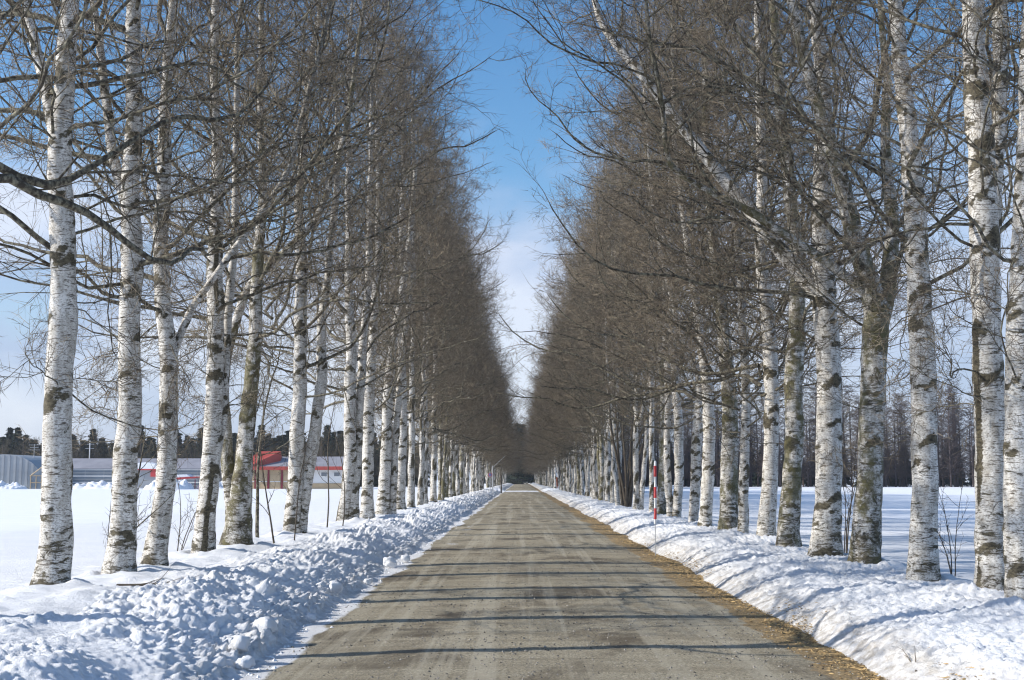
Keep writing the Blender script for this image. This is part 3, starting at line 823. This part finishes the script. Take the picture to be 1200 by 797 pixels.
def build_road():
    ys = rows(-26, 642, .007, .25)
    xs = np.linspace(-2.75, 3.55, 80)
    X, Y = np.meshgrid(xs, ys)
    c = (X - .33) / 2.65
    Z = .035 * (1 - c ** 2) + .010 * vnoise(X * 1.6, Y * 1.2, 61) + .010 * vnoise(X * 7, Y * 6, 62) + .006 * vnoise(X * 20, Y * 18, 63)
    wob = .22 * vnoise(Y * .5, Y * 0, 64) + .14 * vnoise(Y * 2.1, Y * 0, 65)
    snowy = np.maximum((1 - sstep(-2.40, -1.95, X + wob)), np.exp(-((X + 1.7) / .55) ** 2) * .36 * sstep(12, 30, Y))
    snowy = np.maximum(snowy, gap(Y) * .62)
    snowy = np.maximum(snowy, .34 * sstep(60, 200, Y))
    verge = sstep(2.15, 2.66, X + wob) * (1 - .0 * Y)
    V = np.stack([X, Y, Z], -1).reshape(-1, 3)
    ny, nu = X.shape; i = np.arange(ny - 1)[:, None] * nu + np.arange(nu - 1)[None]
    q = np.stack([i, i + 1, i + nu + 1, i + nu], -1).reshape(-1, 4)
    tag(link('road', mesh_np('road', V, q, None, M['road'], True, {'snowy': snowy, 'verge': verge})), kind='structure')
build_road()

# loose stones on the road, straw on the verge, crumbs of snow
def scatter(name, n, fx, y0, y1, size, mat, long=1.0, seed=0, label=None, cat=None, zf=None, bottom=True):
    rg = np.random.default_rng(seed)
    y = y0 * (y1 / y0) ** rg.random(n); x = fx(rg, n, y)
    s = size * rg.uniform(.4, 1.3, n) ** 1.5
    base = np.array([(1, 0, 0), (0, 1, 0), (-1, 0, 0), (0, -1, 0), (0, 0, .75), (0, 0, -.5)], float)
    V = base[None] * (1 + .35 * rg.normal(0, 1, (n, 6, 1)))
    V[..., 0] *= long; V[..., 1:] /= long ** .5
    a = rg.uniform(0, 6.28, n); ca, sa = np.cos(a)[:, None], np.sin(a)[:, None]
    X = V[..., 0] * ca - V[..., 1] * sa; Yv = V[..., 0] * sa + V[..., 1] * ca
    V = np.stack([X, Yv, V[..., 2]], -1) * s[:, None, None]
    V += np.stack([x, y, zf(x, y)], -1)[:, None]
    t = np.array([(0, 1, 4), (1, 2, 4), (2, 3, 4), (3, 0, 4), (1, 0, 5), (2, 1, 5), (3, 2, 5), (0, 3, 5)])
    if name == 'gravel': t = t[:4]
    if name == 'dead_grass': t = t[[0, 1, 2, 3]]
    T = (t[None] + np.arange(n)[:, None, None] * 6).reshape(-1, 3)
    o = link(name, mesh_np(name, V.reshape(-1, 3), None, T, mat, False))
    tag(o, label, cat, kind='stuff'); return o
def stone_mat(name, a, b_):
    m, n, l, b = mat_new(name, .8); g = G(m)
    t = g.n.new('ShaderNodeNewGeometry').outputs['Random Per Island']
    g.set(b.inputs['Base Color'], g.mix(t, a, b_)); return m
M['stones'] = stone_mat('road_stones', (.05, .045, .04), (.36, .33, .28))
M['straw'] = stone_mat('dead_grass', (.12, .075, .032), (.54, .38, .18))
M['crumb'] = stone_mat('snow_crumbs', (.72, .73, .75), (.88, .89, .90))
road_z = lambda x, y: .035 * (1 - ((x - .33) / 2.65) ** 2)
scatter('gravel', 16000, lambda r, n, y: r.uniform(-2.2, 2.9, n), 5.5, 40, .0105, M['stones'], 1, 1, 'loose gravel strewn over the road', 'gravel', road_z)
scatter('dead_grass', 15000, lambda r, n, y: np.clip(r.normal(2.86, .17, n), 2.3, 3.3) - .22 * vnoise(y * .5, y * 0, 64), 6, 70, .0115, M['straw'], 2.2, 2,
        'brown dead grass and straw along the sunny road edge', 'grass', lambda x, y: np.maximum(road_z(x, y), bank_right(x)) + .006)
scatter('snow_crumbs', 2200, lambda r, n, y: -2.46 + np.abs(r.normal(0, .16, n)) - .08, 6, 60, .020, M['crumb'], 1, 3,
        'crumbs of snow fallen from the ploughed bank onto the road edge', 'snow', road_z)

def chunk(loc, s, seed, label):
    rg = np.random.default_rng(seed)
    import bmesh
    bm = bmesh.new(); bmesh.ops.create_icosphere(bm, subdivisions=3, radius=1)
    off = rg.uniform(0, 50)
    for v in bm.verts:
        p = np.array(v.co)
        k = 1 + .6 * float(vnoise(np.array(p[0] * 1.4 + off), np.array(p[1] * 1.4 + p[2]), seed)) + .5 * float(vnoise(np.array(p[0] * 4 + off), np.array(p[2] * 4 + p[1]), seed + 1))
        q = np.sign(p) * np.abs(p) ** .8 * k
        v.co = (q[0] * s, q[1] * s * .85, q[2] * s * .7)
    me = bpy.data.meshes.new('snow_chunk'); bm.to_mesh(me); bm.free()
    for p in me.polygons: p.use_smooth = True
    me.materials.append(M['snow_l'])
    o = link('snow_chunk', me, None, loc); o.rotation_euler = (rg.uniform(-.3, .3), rg.uniform(-.3, .3), rg.uniform(0, 6))
    tag(o, label, 'snow chunk', 'broken snow chunks along the foot of the ploughed bank')
for i, (x, y, s, lab) in enumerate((
        (-2.36, 23.5, .12, 'pale snow chunk lying at the bank foot halfway along the barn side'),
        (-2.22, 25.0, .09, 'smaller grey snow chunk just beyond the halfway one at the bank foot'),
        (-2.30, 10.9, .07, 'round snow chunk at the bank foot nearest the camera'),
        (-2.42, 11.3, .09, 'squarish snow chunk leaning on the bank near the bottom of the view'),
        (-2.48, 12.6, .10, 'large snow chunk half sunk in the near bank foot'),
        (-2.33, 14.5, .06, 'small snow chunk on the ice strip a little beyond the near shadows'),
        (-2.45, 17.2, .10, 'blunt snow chunk pushed out of the middle of the bank'),
        (-2.30, 19.6, .06, 'little snow chunk resting on the ice strip before the halfway chunks'))):
    chunk((x, y, .05 + s * .4 + (.10 if x < -2.4 else 0)), s, 40 + i, lab)

def fallen(loc, rz, L, seed, label):
    rg = np.random.default_rng(seed)
    P, R = walk(np.zeros((1, 3)), np.array([[1., 0, .05]]), np.array([L]), np.array([.012]), np.array([.004]), 10, .14, 0, rg)
    P[..., 2] = .02 + np.abs(P[..., 2]) * .3
    P2, R2 = spawn(P, R, 12, .1, .95, 45, 12, .5, 6, .2, 0, .6, .003, .006, rg, .15)
    P2[..., 2] = np.abs(P2[..., 2]) * .6
    o = link('fallen_branch', group_mesh('fallen_branch', [(P, R, 6), (P2, R2, 4)], M['darkwood']), None, loc)
    o.rotation_euler = (0, 0, rz); tag(o, label, 'branch')
fallen((3.12, 10.3, .07), 1.75, .8, 3, 'dark broken branch lying on the snow at the sunny road edge')
fallen((-4.55, 14.6, .40), .2, 1.0, 5, 'thin fallen branch on the snow between the two nearest barn side birches')
# ------------------------------------------------------------------ roadside poles
def band_mat(name, col, rough=.45): return simple(name, col, rough, .08, 2.0, .4)
M['white_paint'] = band_mat('white_paint', (.74, .74, .73)); M['red_paint'] = band_mat('red_paint', (.50, .05, .05))
M['orange_paint'] = band_mat('orange_paint', (.70, .17, .05)); M['steel'] = simple('galvanised_steel', (.42, .43, .44), .45, .15, 4, .5, .6)
M['dark_wood'] = simple('weathered_wood', (.07, .06, .05), .85, .3, 6)
t = empty('snow_pole', (2.86, 27.5, .16))
MB().tube([(0, 0, -.3), (0, 0, .5), (.01, 0, .55)], [.010, .010, .001], 8).build('stake', M['steel'], t)
MB().tube([(0, 0, .5), (.02, 0, 1.82), (.02, 0, 1.84)], [.024, .024, .001], 12).build('pole', M['white_paint'], t, smooth=True)
for z in (.60, 1.05, 1.50):
    MB().tube([(.0045 * z / .6, 0, z), (.0045 * z / .6 + .004, 0, z + .23), (.0045 * z / .6 + .004, 0, z + .235)], [.031, .031, .001], 12).build('red_band', M['red_paint'], t, smooth=True)
tag(t, 'slim white snow pole with three red bands stuck in the snow by the road', 'snow pole')

t = empty('marker_post', (5.25, 190, .2))
MB().tube([(0, 0, -.3), (0, 0, 1.75), (0, 0, 1.76)], [.19, .17, .01], 12).build('post', M['orange_paint'], t, smooth=True)
MB().tube([(0, 0, 1.76), (0, 0, 2.1), (0, 0, 2.35), (0, 0, 2.45)], [.24, .24, .16, .01], 12).build('cap', M['snow_f'], t, smooth=True)
MB().tube([(0, 0, 2.4), (0, 0, 2.62), (0, 0, 2.64)], [.06, .05, .001], 8).build('lamp', M['red_paint'], t)
tag(t, 'orange marker post capped with snow by the farm track crossing', 'marker post')

M['faded_red'] = band_mat('faded_red', (.45, .12, .16))
t = empty('road_sign', (-3.55, 150, .25))
MB().tube([(0, 0, -.3), (0, 0, 2.3), (0, 0, 2.31)], [.045, .045, .001], 8).build('pole', M['steel'], t)
sg = MB().tube([(0, .02, 1.9), (0, -.03, 1.9), (0, -.035, 1.9)], [.27, .27, .001], 20).build('disc', M['faded_red'], t)
M['sign_blue'] = band_mat('sign_blue', (.16, .19, .38))
MB().tube([(0, -.036, 1.9), (0, -.046, 1.9), (0, -.05, 1.9)], [.17, .17, .001], 20).build('disc_face', M['sign_blue'], sg)
tag(t, 'small round red and blue road sign far along the barn side bank', 'road sign')

t = empty('arrow_mast', (-3.3, 152, .3))
MB().tube([(0, 0, -.3), (0, 0, 2.9), (0, 0, 2.92)], [.07, .06, .001], 8).build('mast', M['steel'], t)
MB().tube([(0, 0, 2.7), (1.45, 0, 4.05), (1.47, 0, 4.07)], [.05, .045, .001], 8).build('arm', M['steel'], t)
tag(t, 'grey mast with a slanting arm reaching over the road far along the bank', 'mast')
t = link('wooden_post', MB().tube([(0, 0, -.3), (-.05, 0, 2.7), (-.05, 0, 2.72)], [.09, .07, .001], 8).build('tmp', M['dark_wood']).data, None, (-2.25, 150, .3))
tag(t, 'short dark wooden post on the snow bank beside the slanting arm mast', 'post')
for o in [o for o in C.objects if o.name.startswith('tmp')]: bpy.data.objects.remove(o)
t.name = 'wooden_post'

# ------------------------------------------------------------------ farm buildings across the left field
M['metal_grey'] = simple('grey_sheet_metal', (.30, .32, .34), .5, .10, .6, .4)
M['roof_grey'] = simple('snowy_grey_roof', (.27, .27, .30), .6, .15, .5)
M['roof_red'] = simple('red_roof_metal', (.42, .075, .06), .5, .15, .5)
M['tan'] = simple('tan_boards', (.50, .38, .24), .8, .12, .8)
M['maroon'] = simple('maroon_posts', (.22, .03, .05), .7, .1, 1)
M['white_wall'] = simple('white_wall', (.74, .74, .73), .8, .06, .5)
M['pane'] = simple('window_pane', (.16, .18, .20), .2, .1, 1, .6)
M['glaze'] = simple('greenhouse_film', (.20, .24, .28), .35, .15, .4, .5)
M['yellow'] = band_mat('yellow_paint', (.75, .62, .02))
gz = .12
# arched storage shed, its ribbed end towards the road
t = empty('storage_shed', (-80.6, 200, gz))
a = np.linspace(0, pi, 21)
outl = [(6.2 * cos(v), max(0, 5.4 * sin(v) ** .8)) for v in a]
MB().prism(outl, 0, 16).build('shell', M['metal_grey'], t)
for i in range(13):
    x = -5.6 + i * .93; z = 5.4 * (max(0, 1 - (x / 6.2) ** 2)) ** .4
    MB().box(x - .09, x + .09, -.07, -.002, 0, z - .12).build('rib', M['metal_grey'], t)
tag(t, 'grey arched storage shed with ribbed end wall behind heaped snow', 'shed')
# small gabled greenhouse
t = empty('greenhouse', (-74.2, 199, gz))
MB().prism([(-1.7, 0), (1.7, 0), (1.7, 2.0), (0, 3.3), (-1.7, 2.0)], 0, 6).build('glazing', M['glaze'], t)
for x in (-1.7, -.85, 0, .85, 1.7): MB().box(x - .06, x + .06, -.09, -.003, 0, 2.05).build('frame_post', M['tan'], t)
for z in (.95, 2.0): MB().box(-1.76, 1.76, -.14, -.093, z, z + .11).build('frame_rail', M['tan'], t)
for s in (-1, 1): MB().tube([(s * 1.8, -.12, 2.0), (0, -.12, 3.4), (0, -.12, 3.42)], [.07, .07, .001], 4).build('rafter', M['tan'], t)
tag(t, 'small gabled greenhouse with pale wooden frame beside the arched shed', 'greenhouse')
# long low greenhouse with slatted side
t = empty('long_greenhouse', (-60.5, 205, gz))
MB().prism([(-12.3, .0), (12.3, .0), (12.3, 3.2), (-12.3, 3.2)], 0, 8).build('wall', M['glaze'], t)
MB().add([(-12.6, -.3, 3.2), (12.6, -.3, 3.2), (12.6, 4, 4.9), (-12.6, 4, 4.9), (12.6, 8.3, 3.2), (-12.6, 8.3, 3.2)], [(0, 1, 2, 3), (3, 2, 4, 5)], [(0, 3, 5), (1, 4, 2)]).build('roof', M['roof_grey'], t)
for i in range(6):
    z = .45 + i * .5
    MB().box(-12.2, 12.2, -.16, -.06, z, z + .16).build('slat', M['white_wall'] if i % 2 else M['metal_grey'], t)
for i in range(9):
    x = -12 + i * 3
    MB().box(x - .07, x + .07, -.056, -.004, 0, 3.15).build('post', M['metal_grey'], t)
tag(t, 'long low greenhouse with horizontal slats and grey roof across the left field', 'greenhouse')
# kiosk with snow on its roof
t = empty('kiosk', (-57.4, 196, gz))
MB().box(-1.9, 1.9, 0, 3, 0, 2.9).build('wall', M['metal_grey'], t)
MB().box(1.0, 1.93, -.25, -.003, 1.9, 2.9).build('sign_panel', M['red_paint'], t)
MB().box(-2.1, 2.1, -.35, 3.2, 2.9, 3.1).build('eave', M['red_paint'], t)
MB().prism([(-2.15, 3.1), (2.15, 3.1), (1.7, 3.75), (.3, 4.1), (-1.5, 3.95)], -.35, 3.2).build('snow_cap', M['snow_f'], t)
tag(t, 'small grey kiosk with red trim and thick snow on its roof', 'kiosk')
# low shed with red stripe behind the third birch
t = empty('low_shed', (-51.3, 208, gz))
MB().box(-3.6, 3.6, 0, 5, 0, 3.6).build('wall', M['tan'], t)
MB().prism([(-3.8, 3.6), (3.8, 3.6), (3.8, 3.85), (-3.8, 4.15)], -.3, 5.3).build('roof', M['roof_red'], t)
tag(t, 'low tan shed with thin red roof behind the leaning birch', 'shed')
t = empty('snow_covered_shelter', (-50.6, 194, gz))
MB().prism([(-2.0, 1.45), (1.8, 1.7), (1.8, 1.95), (-2.0, 1.7)], -.6, 2).build('roof', M['red_paint'], t)
MB().prism([(-1.9, 1.73), (.9, 1.92), (.3, 2.25), (-1.4, 2.2)], -.55, 1.9).build('snow_cap', M['snow_f'], t)
for x in (-1.8, 1.6): MB().box(x - .06, x + .06, -.5, -.4, 0, 1.5).build('leg', M['maroon'], t)
tag(t, 'low red shelter under snow right of the kiosk', 'shelter')
# red roofed barn
t = empty('red_roofed_barn', (-35.2, 200, gz))
MB().box(-8.2, 1.0, 0, 8, 0, 3.0).build('wall', M['tan'], t)
MB().box(1.02, 8.6, .3, 8, 0, 3.05).build('white_wall', M['white_wall'], t)
rf = MB().add([(-8.6, -.6, 3.25), (8.7, -.6, 3.25), (8.7, 4, 5.1), (-5.2, 4, 5.1), (8.7, 8.6, 3.1), (-8.6, 8.6, 3.1)], [(0, 1, 2, 3), (3, 2, 4, 5)], [(0, 3, 5), (1, 4, 2)]).build('roof', M['roof_grey'], t)
MB().box(-8.65, 8.75, -.72, -.603, 2.95, 3.5).build('fascia', M['roof_red'], rf)
MB().add([(-8.7, -.75, 3.3), (-7.0, -.75, 3.52), (-2.6, 2.2, 5.9), (-6.0, 2.2, 5.9), (-8.7, 6, 3.4), (-2.6, 2.2, 3.3), (-2.6, 6, 3.4)], [(0, 1, 2, 3), (3, 2, 6, 4)], [(0, 3, 4), (1, 5, 2), (2, 5, 6)]).build('gable_roof', M['roof_red'], t)
for x in (-8.05, -6.0, -4.0, -1.9, .2): MB().box(x - .14, x + .14, -.16, -.004, 0, 2.95).build('post', M['maroon'], t)
for x in (-7.0, -5.0, -2.95, -.85):
    p_ = MB().box(x - .8, x + .8, -.07, -.003, .05, 2.2).build('door', M['tan'], t)
    MB().box(x - .8, x + .8, -.11, -.073, 1.1, 1.22).build('rail', M['white_wall'], p_)
for x in (4.6, 6.6):
    w = MB().box(x - .5, x + .5, .20, .295, 1.95, 2.6).build('window', M['white_paint'], t)
    MB().box(x - .43, x + .43, .16, .197, 2.0, 2.55).build('pane', M['pane'], w)
MB().box(1.5, 8.5, .2, .296, 0, .9).build('boarding', M['tan'], t)
tag(t, 'long barn with red gable and fascia, tan doors and a white walled end', 'barn')
t = link('fuel_tank', MB().tube([(0, 0, -.1), (0, 0, .9), (0, 0, 1.0), (0, 0, 1.75), (0, 0, 1.8)], [.32, .32, .26, .3, .02], 14).build('tmpx', M['yellow'], smooth=True).data, None, (-41.7, 197, gz))
for o in [o for o in C.objects if o.name.startswith('tmpx')]: bpy.data.objects.remove(o)
tag(t, 'yellow tank standing at the corner of the red roofed barn', 'tank')
# utility pole, aerial
t = empty('utility_pole', (-70.6, 210, gz))
MB().tube([(0, 0, -.3), (0, 0, 7.8), (0, 0, 7.82)], [.11, .08, .01], 8).build('pole', M['white_wall'], t)
for z in (7.2, 6.5): MB().box(-.7, .7, -.04, .04, z, z + .08).build('crossarm', M['steel'], t)
tag(t, 'pale utility pole rising before the dark spruces behind the long greenhouse', 'utility pole')
t = empty('rooftop_aerial', (-78.2, 206, 5.35))
MB().tube([(0, 0, -.9), (0, 0, 1.9), (0, 0, 1.92)], [.05, .04, .01], 6).build('mast', M['steel'], t)
for z, w in ((1.75, .9), (1.35, .7), (.95, .9)): MB().box(-w, w, -.03, .03, z, z + .06).build('bar', M['steel'], t)
tag(t, 'thin television aerial above the arched storage shed', 'aerial')
# ploughed heaps by the yard
def heap(cx, cy, w, h, seed, label):
    xs = np.linspace(-w, w, 60); ys = np.linspace(-3, 3, 26); X, Y = np.meshgrid(xs, ys)
    e = np.clip(1 - (X / w) ** 4 - (Y / 3) ** 2, 0, 1) ** .5
    Z = h * e * (.75 + .6 * vnoise(X * .5, Y * .5, seed)) + e * (1.0 * clods(X, Y, .9, seed, .8) + .8 * clods(X, Y, .4, seed + 9, .8)) - .1
    V = np.stack([X, Y, Z], -1).reshape(-1, 3); ny, nu = X.shape
    i = np.arange(ny - 1)[:, None] * nu + np.arange(nu - 1)[None]
    o = link('snow_heap', mesh_np('snow_heap', V, np.stack([i, i + 1, i + nu + 1, i + nu], -1).reshape(-1, 4), None, M['snow_f']), None, (cx, cy, gz))
    tag(o, label, 'snow heap')
heap(-79.6, 195, 4.6, 1.1, 3, 'lumpy ploughed snow heap in front of the arched shed')
heap(-65, 197, 8, .8, 5, 'low drift of snow in front of the long greenhouse')
heap(-52.5, 192, 3.6, 1.3, 7, 'snow heap beside the low red shelter')
heap(-46.5, 197, 3.0, 1.0, 8, 'rounded snow heap between the low shelter and the yellow tank')

# ------------------------------------------------------------------ woods behind the fields
def spruce(seed, H, w, mat, droop=.3, full=1.0):
    """whorls of flat drooping boughs made of many small blades"""
    rg = np.random.default_rng(seed); root = empty('spruce_tree', (0, -300, 0))
    MB().tube([(0, 0, -.3), (0, 0, H * .5), (0, 0, H)], [.22, .12, .01], 6).build('trunk', M['darkwood'], root)
    n = int(9000 * full)
    z = H * (.10 + .9 * rg.random(n) ** 1.15); rad = w * (1 - z / H) ** .95 * (.84 + .16 * np.sin(z * 6.5)) + .06
    az = rg.uniform(0, 6.28, n); t = rg.random(n) ** .45
    x, y = np.cos(az) * rad * t, np.sin(az) * rad * t; zz = z - droop * rad * t + .15 * np.sin(z * 5)
    s = .14 + .20 * rg.random(n)
    b = rg.normal(0, 1, (n, 4, 3)) * s[:, None, None] * np.array([1, 1, .45]); b += np.stack([x, y, zz], -1)[:, None]
    i = np.arange(n)[:, None] * 4
    T = np.concatenate([i + np.array([[0, 1, 2]]), i + np.array([[0, 2, 3]])])
    link('crown', mesh_np('crown', b.reshape(-1, 3), None, T, mat, False), root); return root
def larch(seed, H):
    rg = np.random.default_rng(seed); root = empty('larch_tree', (0, -300, 0))
    P = np.array([[(0, 0, -.3), (.05, 0, H * .3), (-.05, .05, H * .65), (0, 0, H)]]); R = np.array([[.20, .16, .10, .01]])
    link('trunk', group_mesh('trunk', [(P, R, 6)], M['larch']), root)
    P1, R1 = spawn(P, R, 150, .12, .99, 76, 9, .17, 6, .07, .04, .30, .03, .05, rg, .9, 0, 2.8)
    P2, R2 = spawn(P1, R1, 11, .15, 1.0, 50, 15, .35, 3, .1, -.02, .5, .020, .028, rg, .4)
    link('branches', group_mesh('branches', [(P1, R1, 3), (P2, R2, 3)], M['larch']), root); return root
def bushy(seed, H):
    rg = np.random.default_rng(seed); root = empty('bare_tree', (0, -300, 0))
    P, R = walk(np.array([[0, 0, -.3]] * 3), np.array([[.05, 0, 1], [.25, .1, 1], [-.22, -.1, 1.]]), np.array([H, H * .85, H * .8]), np.array([.2, .13, .12]), np.array([.03, .02, .02]), 10, .05, .03, rg)
    P1, R1 = spawn(P, R, 22, .2, .98, 45, 12, .35, 7, .1, .05, .5, .02, .06, rg, .8)
    P2, R2 = spawn(P1, R1, 9, .15, 1.0, 42, 12, .4, 4, .1, .03, .5, .012, .02, rg, .4)
    P3, R3 = spawn(P2, R2, 4, .2, 1.0, 42, 12, .6, 3, .1, .03, .8, .010, .014, rg, .3)
    link('trunk', group_mesh('trunk', [(P, R, 6)], M['larch']), root)
    link('branches', group_mesh('branches', [(P1, R1, 3), (P2, R2, 3), (P3, R3, 3)], M['needle_brown']), root); return root
SP = [spruce(i, 11 + i * 1.2, 3.9, M['needle']) for i in range(3)]
LA = [larch(20 + i, 15.5 + i * 1.3) for i in range(4)]
BU = [bushy(30 + i, 8.5 + i * .8) for i in range(3)]
def wood(kinds, x0, x1, step, y0, dy, lab, grp, zz=.1, smin=.85, smax=1.15, wx=1.0):
    x = x0
    while x < x1:
        v = kinds[int(rng.integers(len(kinds)))]; s = rng.uniform(smin, smax)
        c = copy_tree(v, (x + rng.normal(0, .5), y0 + rng.uniform(-dy, dy), zz), rng.uniform(0, 6.28), (s * wx, s * wx, s))
        tag(c, lab, 'tree', grp); x += step * rng.uniform(.7, 1.3)
wood(SP, -150, -24, 1.45, 258, 4, 'dark spruce in the front line of the wood behind the farm sheds', 'spruces behind the farm, front line', smin=.66, smax=.90, wx=1.0)
wood(SP, -165, -20, 1.4, 270, 4, 'dark spruce in the back line of the wood behind the farm sheds', 'spruces behind the farm, back line', smin=.76, smax=.97, wx=1.05)
wood(BU, -125, -8, 2.0, 252, 4, 'bare brown tree in front of the dark spruces beyond the left field', 'bare brown trees behind the barn')
wood(LA, 8, 125, 1.35, 250, 4, 'bare larch in the front line of the wood beyond the right field', 'larches beyond the right field, front line')
wood(LA, 6, 140, 1.5, 262, 5, 'bare larch in the back line of the wood beyond the right field', 'larches beyond the right field, back line')
wood(SP, 10, 140, 2.6, 274, 4, 'dark spruce deep behind the larches beyond the right field', 'spruces behind the larches', smin=.5, smax=.85)
wood(LA, 127, 240, 3.4, 262, 8, 'bare larch at the far end of the wood beyond the right field', 'larches at the far right of the wood')
for i, (x, y, s) in enumerate(((-3.2, 440, 1.2), (.6, 432, 1.65), (3.6, 442, 1.35), (-7, 446, 1.3), (7.5, 448, 1.4), (-1.2, 455, 1.6), (-11, 450, 1.2), (11.5, 452, 1.3))):
    c = copy_tree(SP[i % 3], (x, y, 0), i, (s, s, s))
    tag(c, 'dark spruce closing the view at the far end of the road', 'tree', 'spruces at the far end of the road')
for v in SP + LA + BU:
    for ch in list(v.children): bpy.data.objects.remove(ch)
    bpy.data.objects.remove(v)
# ------------------------------------------------------------------ thin winter air
hm = bpy.data.materials.new('air'); hm.use_nodes = True
hn = hm.node_tree; hn.nodes.clear()
ho = hn.nodes.new('ShaderNodeOutputMaterial'); hv = hn.nodes.new('ShaderNodeVolumePrincipled')
hv.inputs['Color'].default_value = (.80, .88, 1.0, 1); hv.inputs['Density'].default_value = HAZE
hv.inputs['Anisotropy'].default_value = .2
hn.links.new(hv.outputs[0], ho.inputs['Volume'])
tag(MB().box(-5200, 5200, -5200, 5200, -1.5, 30).build('haze', hm), kind='stuff')
print('BIRCH TRIS', NTRI[0], 'objects', len(C.objects))
